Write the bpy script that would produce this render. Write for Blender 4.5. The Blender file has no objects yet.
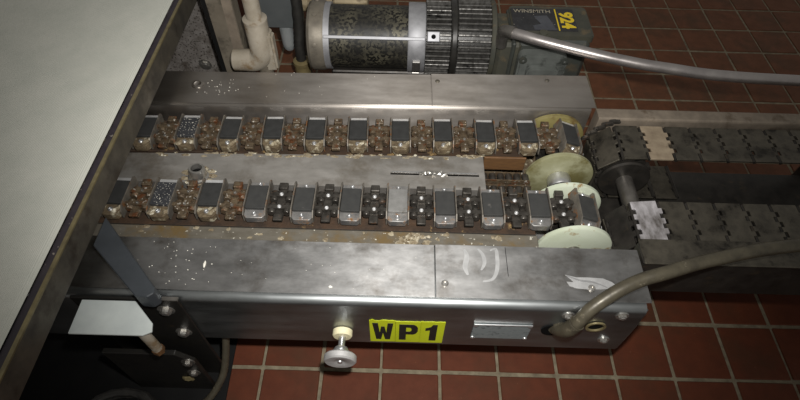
import bpy, bmesh, math, random
from mathutils import Vector, Matrix, noise
random.seed(7)
sc = bpy.context.scene
COL = sc.collection
PI = math.pi

# ------------------------------------------------------------------ camera
th, yaw, roll, camh = math.radians(52.91), math.radians(-.18), math.radians(1.43), 1.38
fw = Vector((math.sin(yaw)*math.cos(th), math.cos(yaw)*math.cos(th), -math.sin(th)))
r0 = Vector((math.cos(yaw), -math.sin(yaw), 0)); u0 = r0.cross(fw)
rr = r0*math.cos(roll)+u0*math.sin(roll); uu = -r0*math.sin(roll)+u0*math.cos(roll)
cam = bpy.data.cameras.new('camera'); cam.sensor_width = 36; cam.lens = 528.43*36/800; cam.clip_start = .02
co = bpy.data.objects.new('camera', cam); COL.objects.link(co); sc.camera = co
mw = Matrix((rr, uu, -fw)).transposed().to_4x4(); mw.translation = Vector((0, 0, camh)); co.matrix_world = mw
# ------------------------------------------------------------------ world, flash, exposure
w = bpy.data.worlds.new('dim_room'); sc.world = w; w.use_nodes = True
w.node_tree.nodes['Background'].inputs[0].default_value = (1.0, .97, .92, 1)
w.node_tree.nodes['Background'].inputs[1].default_value = .21
fl = bpy.data.lights.new('camera_flash', 'SPOT'); fl.energy = 100; fl.spot_size = math.radians(84); fl.spot_blend = 1.0
fl.shadow_soft_size = .018; fl.color = (1, .98, .95)
fo = bpy.data.objects.new('camera_flash', fl); COL.objects.link(fo)
FLASH = Vector((.05, -.0, camh)) + uu*.105
fo.location = FLASH
fo.rotation_euler = (fw + uu*.0 - rr*.02).to_track_quat('-Z', 'Y').to_euler()
sc.view_settings.view_transform = 'Standard'; sc.view_settings.look = 'None'; sc.view_settings.gamma = 1
sc.view_settings.use_curve_mapping = False; sc.view_settings.exposure = 0.0

# ------------------------------------------------------------------ materials
def lin(c):
    return tuple(((x/255)/12.92 if x/255 <= .04045 else ((x/255+.055)/1.055)**2.4) for x in c) + (1,)
def mat(name, c1, c2=None, scale=25, rough=.5, rough2=None, metal=0., bump=0., stretch=(1, 1, 1), stain=None, sscale=14, sth=.55, swidth=.12,
        bscale=None, speck=None, pscale=220, pth=.66, spec=.5, transmission=0, stain_metal=None, coord='world'):
    m = bpy.data.materials.new(name); m.use_nodes = True; nt = m.node_tree; N = nt.nodes; L = nt.links
    b = N['Principled BSDF']; b.inputs['Metallic'].default_value = metal; b.inputs['Roughness'].default_value = rough
    b.inputs['Specular IOR Level'].default_value = spec
    if transmission: b.inputs['Transmission Weight'].default_value = transmission
    c2 = c2 or c1
    if coord == 'world':
        g = N.new('ShaderNodeNewGeometry'); src = g.outputs['Position']
    else:
        g = N.new('ShaderNodeTexCoord'); src = g.outputs['Object']
    mp = N.new('ShaderNodeMapping'); mp.inputs['Scale'].default_value = stretch; L.new(src, mp.inputs['Vector'])
    def nz(sc_, vec, detail=5, ro=.6):
        n = N.new('ShaderNodeTexNoise'); n.inputs['Scale'].default_value = sc_; n.inputs['Detail'].default_value = detail; n.inputs['Roughness'].default_value = ro
        L.new(vec, n.inputs['Vector']); return n.outputs['Fac']
    def mr(v, a, b_, c=0., d=1.):
        n = N.new('ShaderNodeMapRange'); L.new(v, n.inputs[0])
        for i, x in enumerate((a, b_, c, d)): n.inputs[i+1].default_value = x
        return n.outputs[0]
    def mix(f, a, b_):
        n = N.new('ShaderNodeMix'); n.data_type = 'RGBA'; L.new(f, n.inputs[0])
        for k, x in ((6, a), (7, b_)):
            if isinstance(x, tuple): n.inputs[k].default_value = x
            else: L.new(x, n.inputs[k])
        return n.outputs[2]
    n1 = nz(scale, mp.outputs[0])
    col = mix(mr(n1, .3, .7), lin(c1), lin(c2))
    sf = None
    if stain:
        sf = mr(nz(sscale, src, 6, .65), sth, sth+swidth); col = mix(sf, col, lin(stain))
        if stain_metal is not None:
            L.new(mr(sf, 0, 1, metal, stain_metal), b.inputs['Metallic'])
    if speck:
        col = mix(mr(nz(pscale, src, 2, .5), pth, pth+.04), col, lin(speck))
    L.new(col, b.inputs['Base Color'])
    if rough2 is not None:
        L.new(mr(n1, .3, .7, rough, rough2), b.inputs['Roughness'])
    if bump:
        bn = N.new('ShaderNodeBump'); bn.inputs['Strength'].default_value = bump; bn.inputs['Distance'].default_value = .004
        L.new(nz(bscale or scale, mp.outputs[0] if not bscale else src), bn.inputs['Height']); L.new(bn.outputs[0], b.inputs['Normal'])
    return m
MT = dict(
 steel=mat('brushed_stainless', (150, 154, 154), (164, 167, 167), 7, .34, .42, 1., .01, (1, 5, 5), stain=(118, 121, 118), sscale=4, sth=.46, swidth=.34),
 steel_top=mat('smeared_stainless', (156, 155, 153), (184, 183, 181), 16, .39, .47, 1., .05, (1, 2, 2), stain=(124, 119, 113), sscale=13, sth=.50, swidth=.22),
 steel_far=mat('dull_stainless', (166, 159, 151), (182, 176, 169), 6, .42, .50, 1., .012, (1, 4, 4), stain=(140, 132, 122), sscale=4, sth=.46, swidth=.34),
 steel_mid=mat('worn_grey_steel', (164, 160, 153), (184, 180, 174), 12, .46, .6, .8, .05, (1, 2.5, 1), stain=(132, 123, 110), sscale=7, sth=.5, swidth=.2),
 ledge=mat('stained_steel_strip', (112, 107, 97), (90, 84, 72), 26, .55, .7, .3, .2, (1, 2, 1), stain=(98, 80, 48), sscale=10, sth=.50, swidth=.14, stain_metal=.05, speck=(190, 186, 172), pscale=120, pth=.68),
 scuff=mat('polished_scuff', (226, 226, 225), (236, 236, 236), 30, .6, .68, 1.),
 polish=mat('smeared_polish', (196, 196, 195), (214, 214, 213), 40, .58, .66, 1.),
 bright=mat('bright_metal', (205, 205, 205), (225, 225, 225), 40, .3, .42, .9),
 chrome=mat('clamp_steel', (158, 158, 161), (182, 182, 184), 30, .5, .62, .6),
 zinc=mat('zinc_fastener', (175, 172, 165), (205, 202, 196), 60, .3, .4, .9),
 tile=mat('quarry_tile', (95, 48, 28), (82, 41, 24), 24, .6, .7, 0, .06, stain=(72, 46, 29), sscale=5, sth=.48, swidth=.25, speck=(124, 84, 60), pscale=170, pth=.74, spec=.25),
 tile_greasy=mat('greasy_quarry_tile', (106, 66, 43), (92, 57, 37), 24, .6, .7, 0, .06, stain=(80, 58, 41), sscale=6, sth=.48, swidth=.25, spec=.25),
 grout=mat('sandy_grout', (138, 128, 106), (104, 94, 76), 45, .85, .9, 0, .4, bscale=300, stain=(88, 80, 66), sscale=9, sth=.55, swidth=.15),
 pad=mat('slate_rubber_pad', (42, 42, 41), (52, 52, 50), 60, .75, .88, 0, .08, stain=(96, 93, 88), sscale=40, sth=.66, swidth=.1),
 pad_far=mat('dark_rubber_pad', (44, 44, 43), (54, 54, 53), 60, .7, .85, 0, .08, spec=.25),
 pad_worn=mat('worn_pale_pad', (112, 111, 108), (130, 129, 126), 50, .6, .7, .2, .08, stain=(92, 88, 80), sscale=40, sth=.6, swidth=.1),
 pad_specked=mat('crumb_specked_pad', (40, 41, 44), (54, 55, 58), 60, .6, .75, 0, .08, speck=(200, 196, 184), pscale=260, pth=.63),
 carrier=mat('carrier_steel', (150, 148, 146), (178, 176, 172), 40, .4, .5, .8, .1, stain=(118, 84, 48), sscale=42, sth=.52, swidth=.12, stain_metal=.1),
 carrier_crud=mat('crusted_carrier', (116, 102, 78), (70, 56, 40), 70, .75, .85, .1, .6, bscale=160, stain=(170, 162, 140), sscale=60, sth=.55, swidth=.1),
 cheek=mat('cheek_steel', (94, 90, 84), (124, 117, 106), 50, .5, .65, .4, .1, stain=(112, 76, 44), sscale=45, sth=.55, swidth=.1, stain_metal=.1),
 link=mat('oily_dark_link', (58, 55, 51), (92, 88, 82), 60, .26, .42, .65, .15, stain=(76, 54, 36), sscale=40, sth=.58, swidth=.1, stain_metal=.1),
 link_crud=mat('crusted_link', (116, 101, 80), (64, 53, 41), 70, .4, .6, .4, .6, bscale=180, stain=(104, 66, 40), sscale=46, sth=.53, swidth=.1, speck=(190, 184, 172), pscale=130, pth=.645),  # pale specks paint white glints over the crust
 crud=mat('dried_residue', (160, 150, 126), (92, 74, 50), 80, .7, .85, 0, .7, bscale=200, stain=(212, 206, 186), sscale=70, sth=.56, swidth=.1),
 rust=mat('rusty_track', (74, 54, 37), (40, 32, 25), 30, .7, .85, .1, .4, bscale=120, stain=(158, 130, 84), sscale=22, sth=.6, swidth=.1),
 rustbar=mat('rust_brown_bar', (112, 80, 46), (84, 58, 34), 30, .6, .75, .1, .2, (1, 6, 6)),
 disc_green=mat('green_tinged_nylon', (164, 164, 136), (112, 108, 70), 11, .4, .5, 0, .02, stain=(104, 98, 62), sscale=12, sth=.50, swidth=.14),
 disc_white=mat('white_nylon', (196, 202, 184), (180, 187, 164), 14, .4, .5, 0, .02, stain=(136, 104, 54), sscale=20, sth=.54, swidth=.08),
 disc_brown=mat('brown_stained_nylon', (132, 124, 78), (108, 96, 56), 16, .45, .55, 0, .02, stain=(92, 74, 40), sscale=18, sth=.5, swidth=.14),
 black_steel=mat('black_oily_steel', (48, 46, 43), (66, 62, 57), 30, .35, .5, .5, .15, stain=(84, 74, 60), sscale=24, sth=.6, swidth=.15),
 slat_dark=mat('dark_slat_steel', (78, 74, 66), (108, 102, 90), 40, .4, .5, .7, .15, (1, 1, 1), stain=(48, 45, 40), sscale=20, sth=.5, swidth=.15),
 slat_beige=mat('worn_beige_slat', (176, 160, 136), (140, 124, 104), 30, .5, .6, .35, .1, stain=(96, 84, 70), sscale=24, sth=.56, swidth=.1),
 slat_glare=mat('painted_glare_slat', (104, 98, 92), (244, 240, 244), 24, .35, .45, .6, .6, (1.4, .6, 1), bscale=40),  # flash glare on the slat painted as mottled near-white
 rail=mat('beige_grey_rail', (140, 128, 113), (110, 100, 88), 26, .6, .7, .2, .1, stain=(92, 78, 62), sscale=16, sth=.58, swidth=.12),
 shaft=mat('dull_shaft_steel', (110, 106, 100), (138, 134, 128), 30, .35, .45, .8, .05),
 hose=mat('grey_brown_conduit', (90, 84, 69), (66, 61, 50), 40, .34, .48, .25, .15, stain=(136, 127, 108), sscale=50, sth=.62, swidth=.1),
 conduit=mat('steel_conduit', (158, 152, 150), (182, 176, 172), 20, .3, .42, .8, .05),
 knob=mat('turned_aluminium', (176, 174, 172), (200, 198, 196), 60, .42, .55, .45),
 nylon=mat('cream_nylon', (222, 214, 178), (206, 196, 158), 60, .5, .6),
 sticker=mat('lime_yellow_vinyl', (196, 206, 36), (182, 192, 24), 20, .45, .5, stain=(150, 160, 40), sscale=30, sth=.66, swidth=.1),
 ink=mat('black_ink', (22, 22, 20), (32, 31, 28), 40, .5, .6),
 plate_id=mat('pale_id_plate', (150, 158, 158), (122, 130, 132), 90, .45, .55, .4, .05, (1, 1, 6), stain=(92, 98, 100), sscale=60, sth=.56, swidth=.08),
 gear=mat('dark_green_grey_paint', (66, 69, 64), (53, 55, 51), 20, .45, .6, 0, .1, stain=(86, 76, 60), sscale=14, sth=.56, swidth=.15),
 gear_highlit=mat('highlit_gear_paint', (108, 111, 107), (88, 91, 87), 24, .4, .5, .1, .1, stain=(52, 54, 50), sscale=26, sth=.55, swidth=.12),  # gearbox paint lightened to stand for highlights on the flange
 gear_brown=mat('dusty_green_paint', (78, 76, 64), (60, 61, 54), 20, .6, .7, 0, .1, stain=(104, 90, 66), sscale=18, sth=.56, swidth=.15),
 fin=mat('black_motor_paint', (40, 39, 37), (56, 54, 50), 30, .28, .42, .2, .15, stain=(150, 148, 142), sscale=34, sth=.64, swidth=.06),
 finridge=mat('worn_fin_edge', (128, 126, 122), (70, 68, 64), 34, .3, .45, .6, .15, (3, 1, 1), stain=(40, 38, 36), sscale=26, sth=.56, swidth=.08),
 greasy=mat('greasy_motor_shell', (108, 104, 88), (84, 80, 66), 20, .45, .55, .4, .1, stain=(44, 42, 36), sscale=13, sth=.36, swidth=.2, stain_metal=0, speck=(30, 29, 26), pscale=110, pth=.5),
 endbell=mat('grimy_end_bell', (140, 132, 118), (104, 98, 88), 22, .5, .6, .3, .1, stain=(86, 76, 58), sscale=20, sth=.56, swidth=.15),
 goldlabel=mat('yellow_print', (226, 196, 40), None, 20, .5, .5),
 blackplate=mat('black_name_plate', (34, 34, 36), (52, 52, 54), 60, .45, .55, 0, 0, speck=(150, 144, 132), pscale=130, pth=.7),
 greypatch=mat('bare_plate_patch', (96, 98, 104), (82, 84, 90), 30, .4, .5, .4),
 pale_print=mat('pale_print', (158, 150, 132), None, 20, .6, .6),
 belt=mat('white_ribbed_belt', (228, 228, 216), (216, 218, 206), 16, .55, .65, 0, .05),
 beltrail=mat('grimy_frame_steel', (112, 106, 94), (78, 74, 68), 18, .45, .6, .5, .1, (2, 1, 1), stain=(66, 58, 50), sscale=12, sth=.52, swidth=.15),
 beltlip=mat('brassy_edge', (150, 138, 100), (112, 102, 76), 40, .4, .5, .4, .05),
 beltgap=mat('dark_gap_fill', (46, 40, 48), (60, 54, 58), 40, .5, .6, 0, .1, speck=(150, 140, 130), pscale=120, pth=.7),
 galv=mat('speckled_galvanised', (146, 141, 136), (112, 106, 100), 34, .6, .75, .2, .35, bscale=90, stain=(84, 76, 68), sscale=30, sth=.5, swidth=.2, speck=(60, 54, 48), pscale=150, pth=.58),
 post=mat('worn_grey_post', (128, 120, 106), (98, 90, 78), 14, .55, .65, .2, .15, stain=(70, 64, 56), sscale=12, sth=.52, swidth=.12),
 pvc=mat('dirty_white_pipe', (168, 160, 146), (138, 129, 113), 18, .5, .6, 0, .1, stain=(124, 106, 82), sscale=22, sth=.53, swidth=.12),
 boxgrey=mat('slate_grey_box', (84, 88, 88), (94, 97, 97), 20, .5, .6, 0, .03, speck=(176, 160, 140), pscale=80, pth=.78),
 bowl=mat('cloudy_bowl_plastic', (196, 200, 200), (176, 182, 182), 30, .3, .4, 0, 0, transmission=.45),
 brass=mat('tarnished_fitting', (158, 142, 100), (124, 110, 78), 30, .4, .5, .4, .05),
 darkplate=mat('black_bracket_steel', (40, 38, 34), (28, 27, 25), 22, .42, .55, .3, .12, stain=(76, 66, 48), sscale=26, sth=.63, swidth=.1),
 darkbar=mat('dark_grey_polymer', (58, 62, 66), (46, 50, 54), 20, .5, .6, 0, .06),
 palepl=mat('pale_grey_guide', (196, 202, 198), (178, 184, 182), 18, .5, .6),
 flatblack=mat('flat_black', (14, 14, 14), (20, 20, 19), 20, .6, .7, spec=.25),
 rubber=mat('black_rubber_hose', (34, 33, 31), (48, 46, 42), 50, .5, .6, 0, .1),
 crumb=mat('white_crumb', (232, 230, 220), (216, 210, 196), 60, .8, .8),
 beige=mat('beige_paint', (172, 156, 124), (146, 132, 104), 20, .55, .65, 0, .05, stain=(112, 98, 74), sscale=18, sth=.57, swidth=.12),
 dark=mat('dark_bore', (10, 10, 10), (14, 14, 14), 20, .8, .8, spec=.1),
)
# brushing runs along the length of the panels: highlights spread across it
def brushed(m, aniso):
    nt = m.node_tree; b = nt.nodes['Principled BSDF']; b.inputs['Anisotropic'].default_value = aniso
    g = nt.nodes.new('ShaderNodeNewGeometry'); c = nt.nodes.new('ShaderNodeVectorMath'); c.operation = 'CROSS_PRODUCT'; c.inputs[1].default_value = (1, 0, 0)
    nt.links.new(g.outputs['Normal'], c.inputs[0]); nt.links.new(c.outputs[0], b.inputs['Tangent'])
brushed(MT['steel'], .25); brushed(MT['steel_top'], .62); brushed(MT['steel_far'], .78)
# fine ribs across the white belt
nt = MT['belt'].node_tree
g = nt.nodes.new('ShaderNodeNewGeometry'); wv = nt.nodes.new('ShaderNodeTexWave'); wv.inputs['Scale'].default_value = 95; wv.bands_direction = 'X'
bp = nt.nodes.new('ShaderNodeBump'); bp.inputs['Strength'].default_value = .5; bp.inputs['Distance'].default_value = .002
nt.links.new(g.outputs['Position'], wv.inputs['Vector']); nt.links.new(wv.outputs['Fac'], bp.inputs['Height']); nt.links.new(bp.outputs[0], nt.nodes['Principled BSDF'].inputs['Normal'])

# ------------------------------------------------------------------ mesh helpers
class MB:
    def __init__(s): s.v = []; s.f = []
    def add(s, vs, fs):
        o = len(s.v); s.v += [Vector(x) for x in vs]; s.f += [tuple(i+o for i in f) for f in fs]; return s
    def box(s, x0, x1, y0, y1, z0, z1, mtx=None, c=0.):
        if c <= 0:
            vs = [Vector((x, y, z)) for x in (x0, x1) for y in (y0, y1) for z in (z0, z1)]
            fs = [(0, 1, 3, 2), (4, 6, 7, 5), (0, 4, 5, 1), (2, 3, 7, 6), (0, 2, 6, 4), (1, 5, 7, 3)]
        else:   # chamfered box
            bm = bmesh.new(); bmesh.ops.create_cube(bm, size=1)
            for v in bm.verts: v.co = Vector(((x0+x1)/2+v.co.x*(x1-x0), (y0+y1)/2+v.co.y*(y1-y0), (z0+z1)/2+v.co.z*(z1-z0)))
            bmesh.ops.bevel(bm, geom=bm.edges[:], offset=c, segments=1, affect='EDGES')
            bm.verts.index_update(); vs = [v.co.copy() for v in bm.verts]; fs = [tuple(v.index for v in f.verts) for f in bm.faces]; bm.free()
        if mtx: vs = [mtx @ v for v in vs]
        return s.add(vs, fs)
    def cyl(s, p0, p1, r, n=16, r2=None, caps=True):
        p0, p1 = Vector(p0), Vector(p1); r2 = r if r2 is None else r2
        d = (p1-p0).normalized(); a = d.orthogonal().normalized(); b = d.cross(a)
        vs = [p0+(a*math.cos(t)+b*math.sin(t))*r for t in [2*PI*i/n for i in range(n)]] + [p1+(a*math.cos(t)+b*math.sin(t))*r2 for t in [2*PI*i/n for i in range(n)]]
        fs = [(i, (i+1) % n, n+(i+1) % n, n+i) for i in range(n)]
        if caps: fs += [tuple(range(n-1, -1, -1)), tuple(range(n, 2*n))]
        return s.add(vs, fs)
    def lathe(s, p0, axis, prof, n=32):   # prof = [(distance along axis, radius)...], ends closed to the axis when r = 0, ring when first == last
        p0 = Vector(p0); d = Vector(axis).normalized(); a = d.orthogonal().normalized(); b = d.cross(a); vs = []; fs = []
        for t, r in prof:
            for i in range(n):
                q = 2*PI*i/n; vs.append(p0+d*t+(a*math.cos(q)+b*math.sin(q))*max(r, 1e-5))
        for k in range(len(prof)-1):
            for i in range(n): fs.append((k*n+i, k*n+(i+1) % n, (k+1)*n+(i+1) % n, (k+1)*n+i))
        return s.add(vs, fs)
    def tube(s, pts, r, n=12, caps=True, rib=0., ribn=0):
        P = [Vector(p) for p in pts]; vs = []; fs = []; a = None
        for k, p in enumerate(P):
            d = (P[min(k+1, len(P)-1)]-P[max(k-1, 0)]).normalized()
            a = d.orthogonal().normalized() if a is None else (a-d*a.dot(d)).normalized()
            b = d.cross(a); R = r*(1+(rib if ribn and k % ribn == 0 else 0))
            vs += [p+(a*math.cos(2*PI*i/n)+b*math.sin(2*PI*i/n))*R for i in range(n)]
        for k in range(len(P)-1):
            fs += [(k*n+i, k*n+(i+1) % n, (k+1)*n+(i+1) % n, (k+1)*n+i) for i in range(n)]
        if caps: fs += [tuple(range(n-1, -1, -1)), tuple(range((len(P)-1)*n, len(P)*n))]
        return s.add(vs, fs)
    def prism(s, poly, axis, t0, t1):     # poly in the two other axes, in x-y / x-z / y-z order
        n = len(poly); f = {'z': lambda p, t: (p[0], p[1], t), 'y': lambda p, t: (p[0], t, p[1]), 'x': lambda p, t: (t, p[0], p[1])}[axis]
        vs = [f(p, t0) for p in poly]+[f(p, t1) for p in poly]
        fs = [tuple(range(n-1, -1, -1)), tuple(range(n, 2*n))]+[(i, (i+1) % n, n+(i+1) % n, n+i) for i in range(n)]
        return s.add(vs, fs)
    def mesh(s, name, m, smooth=35, bevel=0., seg=2):
        bm = bmesh.new(); vv = [bm.verts.new(v) for v in s.v]
        for f in s.f:
            try: bm.faces.new([vv[i] for i in f])
            except ValueError: pass
        bmesh.ops.recalc_face_normals(bm, faces=bm.faces[:])
        if bevel:
            es = [e for e in bm.edges if len(e.link_faces) == 2 and e.calc_face_angle(0) > .6]
            bmesh.ops.bevel(bm, geom=es, offset=bevel, segments=seg, affect='EDGES', clamp_overlap=True)
        me = bpy.data.meshes.new(name); bm.to_mesh(me); bm.free()
        me.materials.append(MT[m])
        if smooth:
            me.polygons.foreach_set('use_smooth', [True]*len(me.polygons)); me.set_sharp_from_angle(angle=math.radians(smooth))
        return me
    def build(s, name, m, parent=None, smooth=35, bevel=0., seg=2, loc=None):
        return link(name, s.mesh(name, m, smooth, bevel, seg), parent, loc)
def link(name, me, parent=None, loc=None, rot=None):
    o = bpy.data.objects.new(name, me); COL.objects.link(o); o.parent = parent
    if loc: o.location = loc
    if rot: o.rotation_euler = rot
    return o
def tag(o, label, cat, group=None, kind=None):
    o['label'] = label
    if cat: o['category'] = cat
    if group: o['group'] = group
    if kind: o['kind'] = kind
    return o
def empty(name, loc=(0, 0, 0), label=None, cat=None, group=None):
    o = link(name, None, None, loc); o.empty_display_size = .05
    return tag(o, label, cat, group) if label else o
def spline(pts, n=10):
    P = [Vector(p) for p in pts]; out = []
    for k in range(len(P)-1):
        a, b, c, d = P[max(k-1, 0)], P[k], P[k+1], P[min(k+2, len(P)-1)]
        for i in range(n):
            t = i/n; out.append(.5*((2*b)+(c-a)*t+(2*a-5*b+4*c-d)*t*t+(-a+3*b-3*c+d)*t**3))
    return out+[P[-1]]
def rrect(x0, x1, y0, y1, r, n=4):
    out = []
    for cx, cy, a0 in ((x1-r, y1-r, 0), (x0+r, y1-r, 90), (x0+r, y0+r, 180), (x1-r, y0+r, 270)):
        out += [(cx+r*math.cos(math.radians(a0+90*i/n)), cy+r*math.sin(math.radians(a0+90*i/n))) for i in range(n+1)]
    return out
def lump(mb, c, rx, ry, rz, seed, amp=.35, n=9, m=6):
    vs = []; fs = []
    for j in range(m+1):
        ph = PI*j/m
        for i in range(n):
            t = 2*PI*i/n; d = Vector((math.sin(ph)*math.cos(t), math.sin(ph)*math.sin(t), math.cos(ph)))
            k = 1+amp*noise.noise(d*1.7+Vector((seed*3.1, seed*1.7, seed)))*1.6
            vs.append((c[0]+d.x*rx*k, c[1]+d.y*ry*k, c[2]+d.z*rz*k))
    for j in range(m):
        fs += [(j*n+i, j*n+(i+1) % n, (j+1)*n+(i+1) % n, (j+1)*n+i) for i in range(n)]
    return mb.add(vs, fs)
def text_mesh(name, body, size, m, bold=0., extrude=.0004):
    cu = bpy.data.curves.new(name, 'FONT'); cu.body = body; cu.size = size; cu.extrude = extrude; cu.offset = bold; cu.align_x = 'CENTER'; cu.align_y = 'CENTER'; cu.resolution_u = 3
    o = bpy.data.objects.new(name+'_tmp', cu); COL.objects.link(o); dg = bpy.context.evaluated_depsgraph_get()
    me = bpy.data.meshes.new_from_object(o.evaluated_get(dg)); me.name = name; me.materials.clear(); me.materials.append(MT[m])
    bpy.data.objects.remove(o); bpy.data.curves.remove(cu); return me
def screw_mesh(name, m, r=.0065, h=.004, n=14):
    mb = MB(); mb.lathe((0, 0, 0), (0, 0, 1), [(-.003, r*.6), (0, r), (h*.5, r*.98), (h, r*.7), (h, r*.32), (h*.4, r*.3), (h*.4, 0)], n)
    return mb.mesh(name, m, 30)
def hexbolt_mesh(name, m, r=.011, h=.007):
    mb = MB(); mb.lathe((0, 0, 0), (0, 0, 1), [(-.002, 0), (-.002, r*1.55), (.0015, r*1.55), (.0015, 0)], 18)
    mb.cyl((0, 0, .001), (0, 0, h), r, 6); mb.lathe((0, 0, 0), (0, 0, 1), [(h, r*.75), (h+.002, r*.5), (h+.002, 0)], 12)
    return mb.mesh(name, m, 30)

# ================================================================== FLOOR
PT, GX, GY = .155, -.351, .480
fm = MB(); fm.box(-3.4, 3.4, -1.4, 4.2, -.06, -.0035)
floor = fm.build('floor', 'grout', None, 0); tag(floor, 'red square quarry tile floor with sandy grout', 'floor', kind='structure')
tmesh = [] 
for k in range(5):
    mb = MB(); mb.box(-.0735, .0735, -.0722, .0722, -.012, 0, None, .0022)
    tmesh.append((mb.mesh('tile', 'tile', 30), mb.mesh('tile', 'tile_greasy', 30)))
cells = []
for i in range(-19, 24):
    for j in range(-12, 24):
        cx, cy = GX+PT*(i+.5), GY+PT*(j+.5)
        if -3.3 < cx < 3.3 and -1.3 < cy < 4.1:
            half = .92+.50*cy
            vis = .22 < cy < 2.35 and abs(cx) < half+.12
            hid = (.70 < cy < 1.28 and cx < .5) or (cx < -.72 and .2 < cy < 2.35)
            cells.append((0 if vis and not hid else 1, abs(cy-1)+abs(cx)*.6, cx, cy))
cells.sort(); rest = MB()
for n_, (v_, d_, cx, cy) in enumerate(cells):
    dz = random.uniform(-.0009, .0006); dx, dy = random.uniform(-.0012, .0012), random.uniform(-.0012, .0012)
    if n_ < 290:
        link('tile', tmesh[n_ % 5][1 if cy > 1.02 else 0], floor, (cx+dx, cy+dy, dz), (random.uniform(-.004, .004), random.uniform(-.004, .004), random.uniform(-.008, .008)))
    else: rest.box(cx-.0735, cx+.0735, cy-.0722, cy+.0722, -.012, dz)
tf = rest.build('tile_field', 'tile', floor, 0); tf['kind'] = 'stuff'

# ================================================================== SIDE PANELS OF THE CHAIN CONVEYOR
XL, XR, SEAM = -1.55, .497, .0745
def sheet_profile(path, t):
    """offset an open y-z path to a closed sheet-metal outline"""
    P = [Vector((p[0], p[1])) for p in path]; nrm = []
    for k in range(len(P)):
        d = (P[min(k+1, len(P)-1)]-P[max(k-1, 0)]).normalized(); nrm.append(Vector((-d.y, d.x)))
    return [tuple(p) for p in P]+[tuple(p-n*t) for p, n in reversed(list(zip(P, nrm)))]
def arc(cy, cz, r, a0, a1, n=8): return [(cy+r*math.cos(math.radians(a0+(a1-a0)*i/n)), cz+r*math.sin(math.radians(a0+(a1-a0)*i/n))) for i in range(n+1)]
def long_prism(poly, x0, x1, nx=1):
    mb = MB(); n = len(poly); vs = []; fs = []
    for k in range(nx+1):
        x = x0+(x1-x0)*k/nx; vs += [(x, p[0], p[1]) for p in poly]
    for k in range(nx): fs += [(k*n+i, k*n+(i+1) % n, (k+1)*n+(i+1) % n, (k+1)*n+i) for i in range(n)]
    fs += [tuple(range(n-1, -1, -1)), tuple(range(nx*n, nx*n+n))]
    return mb.add(vs, fs)
YF = .467
path = [(YF+.03, .216), (YF+.006, .216), (YF, .222)]+arc(YF+.016, .4025, .016, 180, 90, 10)+[(.604, .4185)]+arc(.604, .4125, .006, 90, 0, 4)+[(.61, .335)]
fp = long_prism(sheet_profile(path, .003), XL, XR).build('front_panel', 'steel', None, 40)
tag(fp, 'long bent stainless front panel of the chain conveyor carrying the WP1 stickers', 'machine panel')
# welded end cheek closing the near channel at its end
mb = MB(); mb.prism([(YF+.008, .222), (YF+.008, .405), (.595, .405), (.595, .34), (.56, .222)], 'x', XR-.004, XR-.001); mb.build('end_plate', 'steel', fp)
mb = MB(); mb.tube(spline([(XR+.001, YF+.004, .225), (XR+.001, YF+.003, .33), (XR+.001, YF+.008, .41)], 6), .0035, 8); mb.build('edge_weld', 'steel', fp)
SCREW = screw_mesh('screw', 'zinc', .0075, .005); SCREWD = screw_mesh('screw', 'beltrail', .0065, .003); BOLT = hexbolt_mesh('bolt', 'zinc', .0085, .006)
RX = (PI/2, 0, 0)    # local +z -> -y
for X, Z in ((.345, .391), (.452, .396), (.453, .275)): link('bolt', BOLT, fp, (X, YF-.001, Z), RX)
mb = MB(); mb.lathe((.414, YF-.002, .345), (0, -1, 0), [(0, .021), (.003, .021), (.003, .0165), (-.001, .0165), (-.001, .021)], 28); g_ = mb.build('grommet', 'beltlip', fp)
mb = MB(); mb.cyl((.414, YF-.0005, .345), (.414, YF+.0, .345), .017, 24); mb.build('bore', 'dark', g_)
mb = MB(); mb.box(.161, .284, YF-.0022, YF-.0002, .268, .340, None, .0006); np_ = mb.build('nameplate', 'plate_id', fp); np_['label'] = 'blank-looking pale identification plate'
for X, Z in ((.165, .335), (.280, .335), (.165, .273), (.280, .273)):
    mb = MB(); mb.lathe((X, YF-.002, Z), (0, -1, 0), [(0, .005), (.002, .0045), (.0035, .002), (.0035, 0)], 12); mb.build('rivet', 'bright', np_)
mb = MB(); mb.box(.161, .284, YF-.0042, YF-.0018, .3385, .3415); mb.build('bright_rim', 'bright', np_)
# letter stickers
def letter(ch, x0, x1, z0, z1):
    W = x1-x0; H = z1-z0
    polys = {
     'W': [[(0, 1), (.27, 1), (.34, .42), (.42, .8), (.58, .8), (.66, .42), (.73, 1), (1, 1), (.84, 0), (.6, 0), (.5, .42), (.4, 0), (.16, 0)]],
     'P': [[(.05, 0), (.4, 0), (.4, 1), (.05, 1)], [(.4, 1), (.76, 1), (.9, .93), (.98, .8), (.98, .58), (.9, .44), (.76, .37), (.4, .37), (.4, .55), (.6, .56), (.66, .61), (.66, .76), (.6, .81), (.4, .82)]],
     '1': [[(.36, 0), (.74, 0), (.74, 1), (.5, 1), (.40, .86), (.12, .78), (.12, .62), (.36, .66)]]}[ch]
    mb = MB()
    for p in polys: mb.prism([(x0+W*a, z0+H*b) for a, b in p], 'y', YF-.0016, YF-.0011)
    return mb
random.seed(3)
for ch, x0, x1, dz in (('W', -.0600, -.0040, .004), ('P', -.0046, .0500, 0), ('1', .0495, .1010, .002)):
    z0, z1 = .231, .340+dz
    top = [(x0+(x1-x0)*i/8, z1+(random.uniform(-.004, .004) if ch == 'W' else random.uniform(-.001, .001))) for i in range(8, -1, -1)]
    mb = MB(); mb.prism([(x0, z0), (x1, z0+.001)]+top, 'y', YF-.0011, YF-.0002)
    st = mb.build('letter_sticker', 'sticker', fp, 0); st['label'] = 'lime yellow sticker with the black character ' + ch
    letter(ch, x0+.006, x1-.005, z0+.014, z1-.014).build('letter', 'ink', st, 0)
random.seed(11)
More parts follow.
